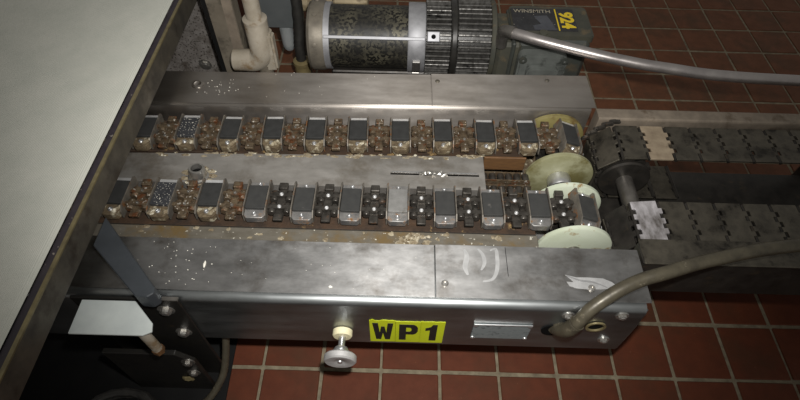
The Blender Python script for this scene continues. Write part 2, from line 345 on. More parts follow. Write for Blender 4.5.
# guide ledge just inside the near panel, far panel
mb = MB(); mb.box(XL, .312, .616, .668, .366, .378, None, .002); o = mb.build('guide_strip', 'ledge', None); tag(o, 'tan stained steel strip along the front side of the nearer chain', 'guide strip')
path = [(1.043, .330), (1.043, .408)]+arc(1.053, .4085, .010, 180, 90, 6)+[(1.168, .4185)]+arc(1.168, .4085, .010, 90, 0, 6)+[(1.178, .222), (1.150, .218)]
bpnl = long_prism(sheet_profile(path, .003), XL, .497).build('rear_panel', 'steel_far', None, 40); SKEW = .020; bpnl.location = (.022, -.008, 0); bpnl.rotation_euler.z = SKEW
tag(bpnl, 'long stainless channel behind the farther chain in front of the motor', 'machine panel')
mb = MB(); mb.prism([(1.047, .335), (1.047, .405), (1.172, .405), (1.172, .225)], 'x', .492, .495); mb.build('end_plate', 'steel_far', bpnl)

# cover plates (each can be lifted off)
def cover(name, x0, x1, y0, y1, z, m, label, screws, cut=False):
    poly = [(x0, y0), (x1, y0), (x1, y1), (x0, y1)]
    mb = MB(); mb.prism(poly, 'z', z-.0012, z+.0012); o = mb.build(name, m, None, 0, .0006, 1); tag(o, label, 'cover plate')
    if y0 > 1: o.location = (.022, -.008, 0); o.rotation_euler.z = SKEW
    for X, Y in screws: link('screw', SCREW if y0 < 1 else SCREWD, o, (X, Y, z+.001))
    return o
c1 = cover('cover_plate', XL, SEAM-.0009, .4845, .607, .4202, 'steel_top', 'long polished cover plate on the front channel, sprinkled with white crumbs', [])
c2 = cover('cover_plate', SEAM+.0009, .508, .4845, .6085, .4202, 'steel_top', 'short polished cover plate on the front channel with swirl and feather scuffs', [(.094, .515), (.392, .513)])
c3 = cover('cover_plate', XL, SEAM-.0009, 1.046, 1.1705, .4202, 'steel_far', 'long dull cover plate on the rear channel below the motor body', [])
c4 = cover('cover_plate', SEAM+.0009, .508, 1.046, 1.1745, .4202, 'steel_far', 'short dull cover plate on the rear channel in front of the gearbox', [(.092, 1.143), (.395, 1.152)])
mb = MB(); mb.lathe((-.557, 1.117, .4205), (0, 0, 1), [(0, .017), (.003, .016), (.004, .010), (.002, .007), (.002, 0)], 20); mb.build('plug', 'steel_far', c3)
def ribbon(pts, wd, z, name, m, parent):
    P = spline(pts, 8); mb = MB(); L_, R_ = [], []; n = len(P)
    for k, p in enumerate(P):
        d = (P[min(k+1, n-1)]-P[max(k-1, 0)]).normalized(); q = Vector((-d.y, d.x, 0)); t = k/(n-1)
        ww = wd*(.25+.75*math.sin(PI*min(1, max(0, t*.9+.05)))); L_.append(p+q*ww); R_.append(p-q*ww)
    for k in range(n-1):
        mb.add([(v.x, v.y, z) for v in (L_[k], R_[k], R_[k+1], L_[k+1])], [(0, 1, 2, 3)])
    o = mb.build(name, m, parent, 0); return o
zz = .4217
ribbon([(.137, .598, 0), (.142, .580, 0), (.137, .555, 0), (.142, .536, 0)], .0055, zz, 'polish_swirl', 'polish', c2)
ribbon([(.166, .600, 0), (.176, .585, 0), (.178, .565, 0), (.170, .548, 0)], .0042, zz, 'polish_swirl', 'polish', c2)
ribbon([(.192, .596, 0), (.204, .600, 0), (.206, .580, 0), (.203, .550, 0), (.192, .528, 0), (.172, .522, 0)], .0042, zz+.0001, 'polish_swirl', 'polish', c2)
mb = MB(); mb.prism([(.342, .543), (.365, .5375), (.388, .538), (.420, .5365), (.436, .529), (.450, .516), (.436, .514), (.412, .5115), (.384, .5105), (.362, .512), (.348, .517), (.343, .527), (.358, .526), (.352, .533)], 'z', .42145, zz); mb.build('polish_feather', 'polish', c2, 0)
ribbon([(.345, .541, 0), (.370, .531, 0), (.398, .527, 0), (.424, .516, 0)], .0022, zz+.0002, 'polish_feather', 'bright', c2)
mb = MB(); mb.box(.2245, .2256, .535, .606, .4213, .4217, Matrix.Translation((0, 0, 0))); mb.build('scratch', 'dark', c2, 0)

# ================================================================== INNER FRAME: tracks, centre plate, cross members, legs
fr = empty('conveyor_frame', (0, .85, 0), 'grimy inner frame with rusty chain tracks between the stainless channels', 'machine frame')
def fbox(name, m, x0, x1, y0, y1, z0, z1, c=.0015):
    mb = MB(); mb.box(x0, x1, y0-.85, y1-.85, z0, z1, None, c); return mb.build(name, m, fr)
fbox('chain_track', 'rust', XL, .316, .684, .792, .346, .356)
fbox('chain_track', 'rust', XL, .316, .912, 1.026, .346, .356)
fbox('side_bar', 'black_steel', XL, .312, .669, .677, .30, .368)  # bar coloured black to stand for the dark gap line beside the chain
fbox('side_bar', 'rustbar', .21, .318, .9055, .9115, .325, .372)
fbox('bottom_pan', 'black_steel', XL, .21, .62, 1.04, .225, .231)
fbox('cross_beam', 'black_steel', -.20, -.15, .614, 1.025, .290, .334)
fbox('cross_beam', 'black_steel', .14, .19, .614, 1.025, .290, .334)
for X in (-.58, .24):
    fbox('leg', 'black_steel', X-.03, X+.03, 1.075, 1.135, 0, .33)
    fbox('leg', 'black_steel', X-.03, X+.03, .575, .605, 0, .34)
# centre plate with a slot
cp = MB()
for a in ((XL, .206, .797, .8395), (XL, -.028, .8395, .8465), (.192, .206, .8395, .8465)): cp.box(a[0], a[1], a[2], a[3], .3700, .3735)
cp.box(XL, .206, .797, .800, .335, .3700); cp.prism([(XL, .8465), (.206, .8465), (.206, .907), (XL, .870)], 'z', .3700, .3735); cp.box(.203, .206, .797, .905, .345, .3700)
cpl = cp.build('centre_plate', 'steel_mid', None, 0); tag(cpl, 'worn grey steel plate between the two chains with a long slot', 'machine panel')
mb = MB(); mb.box(-.03, .194, .835, .851, .355, .358); mb.build('slot_floor', 'dark', cpl, 0)
mb = MB(); random.seed(5)
for k in range(13): lump(mb, (.050+k*.0048, .843+random.uniform(-.004, .006), .3735), .007, .005, .004, k, .5, 8, 5)
mb.build('weld_bead', 'zinc', cpl)
mb = MB(); mb.box(-.024, .05, .8468, .8496, .3735, .3752); mb.box(.114, .188, .8468, .8496, .3735, .3752); mb.build('slot_lip', 'bright', cpl)
mb = MB(); mb.lathe((-.497, .815, .3735), (.05, .12, 1), [(0, .026), (.004, .025), (.006, .0205), (.026, .0195), (.030, .0180), (.030, .0135), (.008, .013)], 24); sleeve = mb.build('stud_sleeve', 'zinc', cpl)
mb = MB(); mb.lathe((-.497, .815, .3735), (.05, .12, 1), [(.016, .0133), (.018, 0)], 20); mb.build('bore', 'dark', sleeve)
mb = MB()
for k in range(9):
    a = k*.7; lump(mb, (-.497+.034*math.cos(a), .818+.024*math.sin(a), .374), .012, .007, .0018, k+30, .5, 8, 5)
mb.build('residue', 'crud', cpl)

# lower duplex roller chain seen in the opening
rc = empty('roller_chain', (.27, .86, .30), 'dark duplex roller chain lying low in the opening beside the wheels', 'chain')
mbr = MB(); mbr.lathe((0, -.011, 0), (0, 1, 0), [(0, 0), (0, .0085), (.003, .0092), (.019, .0092), (.022, .0085), (.022, 0)], 14); ROL = mbr.mesh('roller', 'link', 35)
for yy in (-.022, .020):
    for k in range(6): link('roller', ROL, rc, (-.056+k*.0215, yy, .022))
    for s in (-1, 1):
        mb = MB(); mb.prism([(x, z) for x, z in rrect(-.068, .063, .012, .030, .008)], 'y', yy+s*.0125-.0015, yy+s*.0125+.0015); mb.build('link_plate', 'link_crud', rc)
mb = MB(); mb.box(-.07, .065, -.04, .04, -.003, .010); mb.build('support_bar', 'rust', rc)

# ================================================================== GRIPPER CHAINS
WX, WZ, RP, PITCH = .410, .317, .062, .110
def block_meshes(crud, pad, seed):
    random.seed(seed); d = {}
    mb = MB(); poly = [(-.0235, .050), (.0235, .050), (.0235, -.040), (.015, -.054), (-.015, -.054), (-.0235, -.040)] if crud else [(-.0235, .052), (.0235, .052), (.0235, -.046), (.018, -.052), (-.018, -.052), (-.0235, -.046)]
    mb.prism(poly, 'z', -.012, .0075)
    d['base'] = mb.mesh('carrier_block', 'carrier_crud' if crud else 'carrier', 30, .0012, 1)
    y0 = -.026 if crud else -.030
    mb = MB(); mb.prism(rrect(-.0222, .0222, y0, .040 if crud else .036, .0015, 2), 'z', .0070, .0165); d['pad'] = mb.mesh('rubber_pad', pad, 30, .001, 1)
    mb = MB(); mb.prism([(-.048, -.012), (.055, -.012), (.056, .013), (.050, .0195), (-.032, .0185), (-.046, .008)], 'x', -.0013, .0013); d['cheek'] = mb.mesh('cheek_plate', 'cheek', 30)
    mb = MB(); mb.box(-.021, .021, .040, .0505, .0075, .0135, None, .001); d['tab'] = mb.mesh('end_tab', 'scuff', 30)
    d['screw'] = screw_mesh('screw', 'bright', .0062, .005, 12)
    mb = MB()
    for k in range(3): lump(mb, (random.uniform(-.017, .017), random.uniform(-.046, -.034), .008), random.uniform(.005, .009), random.uniform(.005, .008), random.uniform(.003, .006), seed+k, .5, 8, 5)
    d['res'] = mb.mesh('residue', 'crud', 50)
    return d
def link_meshes(crud):
    d = {}; m = 'link_crud' if crud else 'link'
    mb = MB(); mb.prism([(-.0105, -.052), (.0105, -.052), (.0105, .052), (-.0105, .052)], 'z', -.004, .001); 
    d['spine'] = mb.mesh('chain_link', m, 30, .0008, 1)
    mb = MB()
    mb.box(-.0105, .0105, -.009, .009, .001, .0085, None, .0015)
    d['lug'] = mb.mesh('lug', m, 30)
    mb = MB(); mb.lathe((0, -.0135, 0), (0, 1, 0), [(0, 0), (0, .0080), (.002, .0092), (.025, .0092), (.027, .0080), (.027, 0)], 12); d['bush'] = mb.mesh('bushing', m, 35)
    mb = MB(); mb.prism(rrect(-.030, .030, -.0052, .0052, .004, 3), 'z', .0005, .0065); d['bar'] = mb.mesh('cross_bar', m, 30)
    d['pin'] = screw_mesh('pin', 'zinc' if crud else 'scuff', .0042 if crud else .0050, .004, 10)
    return d
BL = {'worn': block_meshes(False, 'pad_worn', 4), 'clean': block_meshes(False, 'pad', 1), 'far': block_meshes(True, 'pad_far', 2), 'specked': block_meshes(True, 'pad_specked', 3)}
LK = {True: link_meshes(True), False: link_meshes(False)}
def path_at(s):
    if s <= WX: return s, WZ+RP, 0.
    a = (s-WX)/RP
    if a <= PI: return WX+RP*math.sin(a), WZ+RP*math.cos(a), a
    return WX-(s-WX-PI*RP), WZ-RP, PI
def chain(label, Y, x_ref, k0, k1, style):
    root = empty('gripper_chain', (0, Y, 0), label, 'chain')
    for k in range(k0, k1):
        x, z, a = path_at(x_ref+k*PITCH); st = style(x)
        d = BL[st]
        b = link('carrier_block', d['base'], root, (x, random.uniform(-.0015, .0015), z), (0, a, random.uniform(-.02, .02)))
        link('rubber_pad', d['pad'], b)
        for s in (-1, 1): link('cheek_plate', d['cheek'], b, (s*.0252, 0, 0))
        if st in ('clean', 'worn'):
            link('screw', d['screw'], b, (0, -.0405, .0065)); link('screw', d['screw'], b, (0, .0445, .0065))
        else:
            link('end_tab', d['tab'], b); link('screw', d['screw'], b, (0, -.040, .008))
            link('residue', d['res'], b, None, (0, 0, 0 if k % 2 else .15))
        x, z, a = path_at(x_ref+(k+.5)*PITCH); d = LK[st not in ('clean', 'worn')]
        l = link('chain_link', d['spine'], root, (x, 0, z-.001), (0, a, 0))
        link('lug', d['lug'], l, (0, -.046, 0)); link('lug', d['lug'], l, (0, .046, 0))
        for yy in (-.019, .017):
            link('cross_bar', d['bar'], l, (0, yy, .004))
            for xx in (-.0175, .0175): link('bushing', d['bush'], l, (xx, yy, .001))
            link('pin', d['pin'], l, (0, yy, .0095))
    return root
random.seed(21)
chain('gripper chain with screwed slate pads, running over the nearer pair of wheels', .740, -.007, -13, 8, lambda x: 'specked' if -.60 < x < -.50 else ('far' if x < -.40 else ('worn' if abs(x) < .03 else 'clean')))
fc_ = chain('rust crusted gripper chain with dark pads along the rear channel', .972, -.006, -13, 8, lambda x: 'specked' if -.60 < x < -.50 else 'far')
fc_.rotation_euler.z = .019; fc_.location.y -= .005
random.seed(5)
# crud line under the far chain (spilled residue on the centre plate edge)
mb = MB()
for k in range(70):
    x = random.uniform(-.62, .2); lump(mb, (x, .903+x*.021+random.uniform(-.010, .003), .3735), random.uniform(.004, .014), random.uniform(.0015, .0045), .0012, k, .6, 8, 4)
o = mb.build('dried_residue', 'crud', None); tag(o, 'pale dried residue caked along the centre plate under the farther chain', 'residue', kind='stuff')
mb = MB()
for k in range(46):
    x = random.choice((random.gauss(.045, .03), random.uniform(-.6, .3))); lump(mb, (x, .648+random.uniform(-.012, .016), .378), random.uniform(.003, .010), random.uniform(.002, .006), .0013, k+90, .6, 8, 4)
o = mb.build('dried_residue', 'crud', None); tag(o, 'cream dried residue flaking on the tan strip above the WP1 stickers', 'residue', kind='stuff')

# ================================================================== WHEELS
ws = empty('wheel_shaft', (WX, .86, WZ), 'steel shaft with four pale nylon guide discs at the end of the chains', 'wheel shaft')
mb = MB(); mb.cyl((0, -.235, 0), (0, .180, 0), .0165, 20); mb.build('shaft', 'shaft', ws)
for yy, m, lb in ((.174, 'disc_brown', None), (.036, 'disc_green', 'green tinged nylon disc'), (-.060, 'disc_white', None), (-.184, 'disc_white', 'white nylon disc with brown spots')):
    mb = MB(); mb.lathe((0, yy-.007, 0), (0, 1, 0), [(0, .0165), (0, .083), (.003, .088), (.011, .088), (.014, .083), (.014, .0165)], 56)
    o = mb.build('guide_disc', m, ws)
    if lb: o['label'] = lb
mb = MB(); mb.lathe((0, .0285, 0), (0, -1, 0), [(0, .0165), (0, .029), (.004, .030), (.030, .030), (.034, .028), (.034, .0165)], 28); mb.build('hub', 'bright', ws)
mb = MB(); mb.lathe((0, -.046, 0), (0, 1, 0), [(0, .0165), (-.006, .026), (.008, .027), (.010, .0165)], 24); mb.build('hub', 'zinc', ws)
for yy in (.112, -.12):
    mb = MB(); poly = []
    for k in range(14):
        a = 2*PI*k/14
        for da, r_ in ((-.11, .036), (-.06, .047), (.06, .047), (.11, .036)): poly.append((r_*math.cos(a+da), r_*math.sin(a+da)))
    mb.prism(poly, 'y', yy-.006, yy+.006); mb.build('sprocket', 'black_steel', ws)
for yy in (-.228,):
    mb = MB(); mb.box(-.03, .03, yy-.006, yy+.006, -.03, .03, None, .004); mb.build('bearing', 'black_steel', ws)

# ================================================================== SECOND CONVEYOR (flat slat chains)
SX, SZ, SR, SP = .584, .312, .078, .066
def slat_mesh(m, mirrored=False):
    mb = MB(); hw = .058
    # plate outline with knuckles interlocking along the running direction
    a, b = -.026, .026; k = .007
    ys = [-hw, -.034, -.020, -.006, .008, .022, .036, hw]; pts = []
    for i in range(len(ys)-1):
        x = b+(k if i % 2 else -.001); pts += [(x, ys[i]), (x, ys[i+1])]
    for i in range(len(ys)-1, 0, -1):
        x = a-(0 if i % 2 == 0 else k) + (.001 if i % 2 == 0 else 0); pts += [(x, ys[i]), (x, ys[i-1])]
    mb.prism(pts, 'z', -.002, .0035)
    return mb.mesh('slat', m, 30, .0007, 1)
SL = {m: slat_mesh(m) for m in ('slat_dark', 'slat_beige', 'slat_glare', 'black_steel')}
mbp = MB(); mbp.cyl((0, -.056, 0), (0, .056, 0), .0048, 10); PINM = mbp.mesh('hinge_pin', 'black_steel')
def slat_chain(label, Y, off, mats):
    root = empty('slat_chain', (SX, Y, SZ), label, 'chain')
    for k in range(-9, 7):
        s = off+k*SP     # s=0 at the crown, negative runs to the other side of the bend
        if s <= 0:
            if s < -.70: continue
            x, z, a = -s, SR, 0.
        else:
            a = s/SR
            if a > PI: x, z, a = (s-PI*SR), -SR, PI
            else: x, z = -SR*math.sin(a), SR*math.cos(a)
        b = link('slat', SL[mats.get(k, 'slat_dark')], root, (x, 0, z), (0, -a, 0))
        link('hinge_pin', PINM, b, (-.0325, 0, -.003))
    return root
slat_chain('slat chain of the second conveyor with dull and beige slats, nearer the beige rail', .955, -.008, {-1: 'slat_beige', 0: 'slat_dark', 1: 'slat_dark'})
slat_chain('slat chain of the second conveyor with flash glare painted on one slat, beside the white disc', .705, .010, {0: 'slat_glare', 1: 'black_steel', -1: 'slat_dark', -2: 'slat_dark'})
ss = empty('sprocket_shaft', (SX, .83, SZ), 'dull grey drive shaft with black sprockets inside the slat chains', 'drive shaft')
mb = MB(); mb.cyl((0, -.19, 0), (0, .22, 0), .021, 24); mb.lathe((0, -.07, 0), (0, 1, 0), [(0, .021), (0, .0265), (.022, .0265), (.022, .021)], 24); mb.build('shaft', 'shaft', ss)
for yy in (-.150, -.100, .085, .160):
    mb = MB(); poly = []
    for k in range(12):
        a = 2*PI*k/12
        for da, r_ in ((-.16, .058), (-.08, .070), (.08, .070), (.16, .058)): poly.append((r_*math.cos(a+da), r_*math.sin(a+da)))
    mb.prism(poly, 'y', yy-.009, yy+.009); mb.build('sprocket', 'black_steel', ss)
mb = MB(); mb.lathe((0, .062, 0), (0, 1, 0), [(0, .021), (0, .064), (.006, .066), (.012, .064), (.012, .021)], 36); mb.build('flange_disc', 'black_steel', ss)
# small side chain hanging at the turn
rc2 = empty('drive_chain', (.515, 1.008, .33), 'small oily drive chain curling at the corner by the beige rail', 'chain')
mbc = MB(); mbc.prism(rrect(-.010, .010, -.004, .004, .0038, 3), 'y', -.004, .004); CL = mbc.mesh('chain_link', 'link', 30)
for k in range(9):
    t = k/8; x = -.026+.075*t; z = .028+.042*math.sin(t*PI*.5)
    link('chain_link', CL, rc2, (x, .014+(.002 if k % 2 else -.002)-.02*(1-t), z), (0, -math.atan2(.045*math.cos(t*PI*.5), .07), 0))
# rails of the second conveyor
mb = MB(); mb.box(.50, 1.7, .640, 1.020, .196, .204); o = mb.build('dark_underlay', 'black_steel', None); tag(o, 'added black tray under the slat chains', 'underlay')  # black sheet added to darken the view between the slat strands
mb = MB(); mb.prism([(1.024, .300), (1.024, .402), (1.027, .406), (1.062, .406), (1.066, .402), (1.066, .300)], 'x', .517, 1.7); o = mb.build('side_rail', 'rail', None, 0, .002, 1); tag(o, 'beige grey side rail running away from the end of the rear channel', 'rail')
mb = MB(); mb.cyl((.545, 1.045, 0), (.545, 1.045, .30), .02, 12); mb.build('leg', 'black_steel', o); mb = MB(); mb.cyl((1.2, 1.045, 0), (1.2, 1.045, .30), .02, 12); mb.build('leg', 'black_steel', o)
o = empty('frame_block', (.56, .60, 0), 'dark grey frame block beside the end of the front cover plate', 'machine frame')
mb = MB(); mb.box(-.047, .9, -.026, .028, .30, .425, None, .003); mb.build('beam', 'black_steel', o)
mb = MB(); mb.box(-.047, .9, -.030, .032, .425, .431, None, .002); mb.build('beam_cap', 'slat_dark', o)
for X in (0, .7):
    mb = MB(); mb.box(X-.02, X+.02, -.02, .02, 0, .30, None, .002); mb.build('leg', 'black_steel', o)

# ================================================================== FRONT FITTINGS
k = empty('adjusting_knob', (-.119, YF, .287), 'turned aluminium knob with a cream collar sticking out of the front panel', 'knob')
mb = MB(); mb.lathe((0, -.0005, 0), (0, -1, 0), [(0, 0), (0, .019), (.002, .0215), (.013, .0215), (.016, .019), (.016, 0)], 28); mb.build('collar', 'nylon', k)
mb = MB(); mb.cyl((0, -.014, 0), (0, -.045, 0), .0075, 18); mb.lathe((0, -.040, 0), (0, -1, 0), [(0, .0075), (0, .013), (.006, .0165), (.016, .0165), (.020, .014)], 22); mb.build('stem', 'bright', k)
mb = MB(); prof = [(0, .010), (0, .032), (.003, .0345), (.013, .0345), (.016, .031), (.0155, .012), (.0135, .009), (.0135, 0)]; mb.lathe((0, -.057, 0), (0, -1, 0), prof, 48); kd = mb.build('knob_disc', 'knob', k)
mb = MB(); mb.lathe((0, -.0705, 0), (0, -1, 0), [(0, .0062), (.0028, .005), (.0028, 0)], 14); mb.build('centre_screw', 'bright', kd)
h = empty('flexible_conduit', (.345, YF, .35), 'bent grey brown conduit looping from the front panel past the cover corner', 'conduit')
pts = [(.335, .470, .325), (.340, .455, .345), (.347, .446, .370), (.358, .448, .398), (.378, .463, .430), (.423, .487, .457), (.471, .507, .471), (.520, .520, .480), (.62, .55, .485), (.80, .585, .492), (1.2, .62, .50)]
inv = Vector((.345, YF, .35))
mb = MB(); mb.tube([p-inv for p in spline(pts[1:], 10)], .0136, 16); mb.build('hose', 'hose', h)
mb = MB(); mb.tube([p-inv for p in spline(pts[:4], 8)], .0150, 16, rib=.07, ribn=2); mb.build('ferrule', 'hose', h)
mb = MB(); mb.lathe(Vector((.332, YF-.0008, .32))-inv, (0, -1, 0), [(0, 0), (0, .026), (.002, .026), (.002, 0)], 24); mb.build('opening', 'dark', h)

# ================================================================== LEFT CORNER: leg bracket, guide, hoses, base
b = empty('leg_bracket', (-.53, .46, .005), 'black bolted leg bracket on the front panel under the crumbs', 'bracket')
mb = MB(); mb.prism([(-.12, 0), (.094, 0), (.094, .418), (-.12, .418)], 'y', -.000, .0065); mb.build('plate', 'darkplate', b, 0, .0015, 1)
mb = MB(); mb.box(.036, .0955, -.0015, .0065, .4165, .4205); mb.build('top_edge', 'shaft', b)
mb = MB(); mb.prism([(-.12, .0), (.072, .0), (.072, .19), (.04, .235), (-.12, .235)], 'y', -.042, -.030); mb.build('foot_flange', 'darkplate', b, 0, .0015, 1)
BB = hexbolt_mesh('bolt', 'zinc', .0115, .009); BD = hexbolt_mesh('bolt', 'shaft', .010, .008)
for X, Z in ((.058, .374), (.060, .264)): link('bolt', BB, b, (X, .0, Z), RX)
for X, Z in ((.058, .192), (.052, .125)): link('bolt', BD, b, (X, -.042, Z), RX)
mb = MB(); lump(mb, (.027, -.044, .085), .013, .006, .012, 3, .4); mb.build('grease_lump', 'beltlip', b)
g = empty('diagonal_guide', (-.53, .50, .4475), 'dark diagonal guide bar with a pale strip reaching over the crumbs from the belt', 'guide rail')
mb = MB(); mb.prism([(.063, -.034), (.066, -.047), (.055, -.056), (.032, -.054), (-.088, .055), (-.088, .125)], 'z', -.0255, .020); mb.build('guide_bar', 'darkbar', g, 0, .002, 1)
mb = MB(); mb.prism([(.062, -.090), (.066, -.107), (.050, -.115), (-.09, -.115), (-.09, -.045), (.015, -.045)], 'z', -.0255, -.0205); mb.build('pale_strip', 'palepl', g, 0, .001, 1)
mb = MB(); mb.cyl((.042, -.103, -.115), (.042, -.103, -.0255), .010, 16); mb.build('spacer', 'pvc', g)
mb = MB(); mb.cyl((.042, -.103, -.130), (.042, -.103, -.115), .012, 6); mb.build('nut', 'rustbar', g)
hp = [(-.408, .52, .215), (-.408, .50, .19), (-.412, .47, .14), (-.425, .43, .08), (-.455, .39, .04), (-.49, .365, .024), (-.53, .345, .016)]
mb = MB(); mb.tube(spline(hp, 10), .0085, 12, rib=.09, ribn=2); o = mb.build('braided_hose', 'hose', None); tag(o, 'braided grey hose curling from under the front panel behind the bracket', 'hose')
cp_ = []
for i in range(70):
    a = i/70*2*PI*2.2; cp_.append((-.665+.085*math.cos(a), .335+.06*math.sin(a), .0165+.018*i/70*2.2/1.1))
mb = MB(); mb.tube(cp_, .0095, 10, rib=.2, ribn=2); o = mb.build('coiled_hose', 'rubber', None); tag(o, 'black ribbed hose coiled on the floor below the leg bracket', 'hose')
mb = MB(); mb.prism([(-1.25, .05), (-.420, .05), (-.433, .56), (-1.25, .56)], 'z', -.0, .005); o = mb.build('base_sheet', 'flatblack', None, 0, .001, 1); tag(o, 'thin black sheet on the tiles under the leg bracket', 'mat')  # thin near-black sheet laid over the tiles

# ================================================================== BELT CONVEYOR crossing at one side
bc = empty('belt_conveyor', (-.63, 1.0, 0), 'white ribbed belt conveyor crossing above the chains with a grimy side rail', 'conveyor')
mb = MB(); vs = long_prism([(-1.20, .530), (-.0235, .530), (-.0125, .537), (-.0235, .544), (-1.20, .544)], -1.5, 1.9)
mb = MB(); mb.prism([(-1.10, .530), (-.026, .530), (-.016, .537), (-.026, .544), (-1.10, .544)], 'y', -1.35, 1.9); mb.build('belt', 'belt', bc)
mb = MB(); mb.prism([(-.016, .462), (.0, .462), (.0, .530), (-.016, .530)], 'y', -1.35, 1.9); mb.build('side_rail', 'beltrail', bc, 0, .0015, 1)
mb = MB(); mb.prism([(-.003, .528), (.004, .528), (.005, .533), (-.003, .533)], 'y', -1.35, 1.9); mb.build('edge_lip', 'beltlip', bc)
mb = MB(); mb.prism([(-.026, .520), (-.003, .520), (-.003, .531), (-.016, .533)], 'y', -1.35, 1.9); mb.build('gap_strip', 'beltgap', bc)  # dark gap between belt and lip put in as a coloured strip
mb = MB(); mb.prism([(-1.11, .462), (-1.09, .462), (-1.09, .53), (-1.11, .53)], 'y', -1.35, 1.9); mb.build('side_rail', 'beltrail', bc)
for yy in (-1.05, 1.5):
    for xx in (-.05, -1.08):
        mb = MB(); mb.box(xx-.025, xx+.025, yy-.025, yy+.025, 0, .462, None, .002); mb.build('leg', 'post', bc)
    mb = MB(); mb.box(-1.08, -.03, yy-.012, yy+.012, .47, .50); mb.build('cross_bar', 'post', bc)

# ================================================================== BEHIND THE REAR CHANNEL
p = empty('backing_panel', (-.76, 1.44, 0), 'speckled galvanised panel with a bolt behind the belt rail', 'panel')
mb = MB(); mb.box(-.16, .220, .0, .006, 0, .456, None, .001); mb.build('sheet', 'galv', p)
link('bolt', hexbolt_mesh('bolt', 'zinc', .014, .006), p, (.081, -.001, .212), RX)
p = empty('frame_post', (-.51, 1.30, 0), 'worn grey steel post between the speckled panel and the white pipe', 'post')
mb = MB(); mb.prism([(-.036, -.02), (.036, -.02), (.036, .03), (.028, .03), (.028, -.012), (-.036, -.012)], 'z', 0, .95); mb.build('angle', 'post', p, 0, .0015, 1)
mb = MB(); mb.box(-.049, -.0365, -.018, .002, 0, .95); mb.build('gap_strip', 'flatblack', p, 0)  # black strip standing for the dark gap beside the post
mb = MB(); mb.prism([(.004, .30), (.034, .30), (.034, .66), (.010, .66)], 'y', -.0215, -.020); mb.build('worn_paint', 'rail', p, 0)
p = empty('white_pipe', (-.408, 1.24, 0), 'dirty white plastic pipe with an elbow beside the grey post', 'pipe')
mb = MB(); mb.cyl((0, 0, .42), (0, 0, 1.0), .0215, 24); mb.build('riser', 'pvc', p)
mb = MB(); mb.lathe((0, 0, .522), (0, 0, 1), [(0, .021), (0, .031), (.006, .033), (.012, .033), (.016, .0215)], 28); mb.build('collar', 'pvc', p)
mb = MB(); mb.tube(spline([(0, 0, .528), (0, 0, .45), (-.004, 0, .415), (-.024, 0, .396), (-.05, 0, .394)], 8), .032, 24); mb.build('elbow', 'pvc', p)
mb = MB(); mb.prism([(-.004, .365), (.040, .37), (.040, .485), (.020, .505)], 'y', -.016, .020); mb.build('rib', 'pvc', p, 0, .006, 2)
mb = MB(); mb.lathe((-.040, 0, .394), (-1, 0, 0), [(0, .026), (0, .031), (.046, .031), (.05, .026), (.05, 0)], 28); mb.build('socket', 'pvc', p)
mb = MB(); mb.cyl((0, 0, 0), (0, 0, .385), .02, 16); mb.build('support', 'post', p)
p = empty('control_box', (-.42, 1.60, 0), 'slate grey box above the tiles between the white pipe and the motor', 'box')
mb = MB(); mb.box(-.075, .045, -.05, .05, .285, .62, None, .004); mb.build('housing', 'boxgrey', p)
mb = MB(); mb.box(.048, .060, -.04, .04, 0, .60, None, .002); mb.build('bracket', 'gear_brown', p)
p = empty('filter_bowl', (-.415, 1.575, .285), 'cloudy plastic filter bowl hanging under the slate grey box', 'filter bowl')
mb = MB(); mb.lathe((0, 0, -.105), (0, 0, 1), [(0, 0), (.002, .012), (.012, .020), (.030, .0225), (.098, .024), (.105, .024), (.105, 0)], 28); mb.build('bowl', 'bowl', p)
mb = MB(); mb.cyl((0, 0, -.085), (0, 0, -.02), .009, 14); mb.build('element', 'pvc', p)
p = empty('pipe_fitting', (-.362, 1.50, 0), 'tarnished fitting on a black hose beside the motor end', 'fitting')
mb = MB(); mb.lathe((0, 0, .10), (0, 0, 1), [(0, 0), (0, .027), (.075, .027), (.079, .030), (.092, .030), (.096, .022), (.096, 0)], 24); mb.build('cup', 'brass', p)
mb = MB(); mb.tube(spline([(0, 0, .19), (.0, .005, .25), (.005, .02, .32), (.01, .04, .50)], 8), .0165, 14, rib=.12, ribn=2); mb.build('hose', 'rubber', p)
mb = MB(); mb.cyl((0, 0, 0), (0, 0, .10), .018, 14); mb.build('stub', 'post', p)
p = empty('beige_pipe', (-.25, 1.70, 0), 'beige horizontal pipe behind the motor end', 'pipe')
mb = MB(); mb.tube([(-.17, 0, .285), (-.05, 0, .29), (.10, 0, .29)], .022, 18); mb.build('pipe', 'beige', p)
mb = MB(); mb.lathe((-.13, 0, .287), (1, 0, 0), [(0, .022), (0, .028), (.03, .028), (.03, .022)], 20); mb.build('coupling', 'beige', p)
mb = MB(); mb.cyl((.05, 0, 0), (.05, 0, .28), .016, 12); mb.build('stand', 'post', p)

# motor
MY, MZ = 1.455, .330
mo = empty('electric_motor', (0, MY, 0), 'greasy cylindrical electric motor with black cooling fins behind the rear channel', 'motor')
def mlathe(name, m, prof, n=56, parent=mo, sm=30):
    mb = MB(); mb.lathe((0, 0, MZ), (1, 0, 0), prof, n); return mb.build(name, m, parent, sm)
mlathe('end_bell', 'endbell', [(-.310, 0), (-.310, .085), (-.304, .104), (-.296, .109), (-.262, .109), (-.254, .106), (-.254, .0)])
for a in (200, 250, 290):
    t = math.radians(a); mb = MB(); mb.lathe((-.280, .109*math.cos(t), MZ+.109*-math.sin(t)), (0, math.cos(t), -math.sin(t)), [(-.004, .008), (.002, .008), (.003, .004), (.003, 0)], 12); mb.build('bolt', 'endbell', mo)
mlathe('band', 'chrome', [(-.254, .09), (-.254, .1045), (-.236, .1045), (-.236, .09)])
mlathe('shell', 'greasy', [(-.236, .05), (-.236, .098), (.008, .098), (.008, .05)])
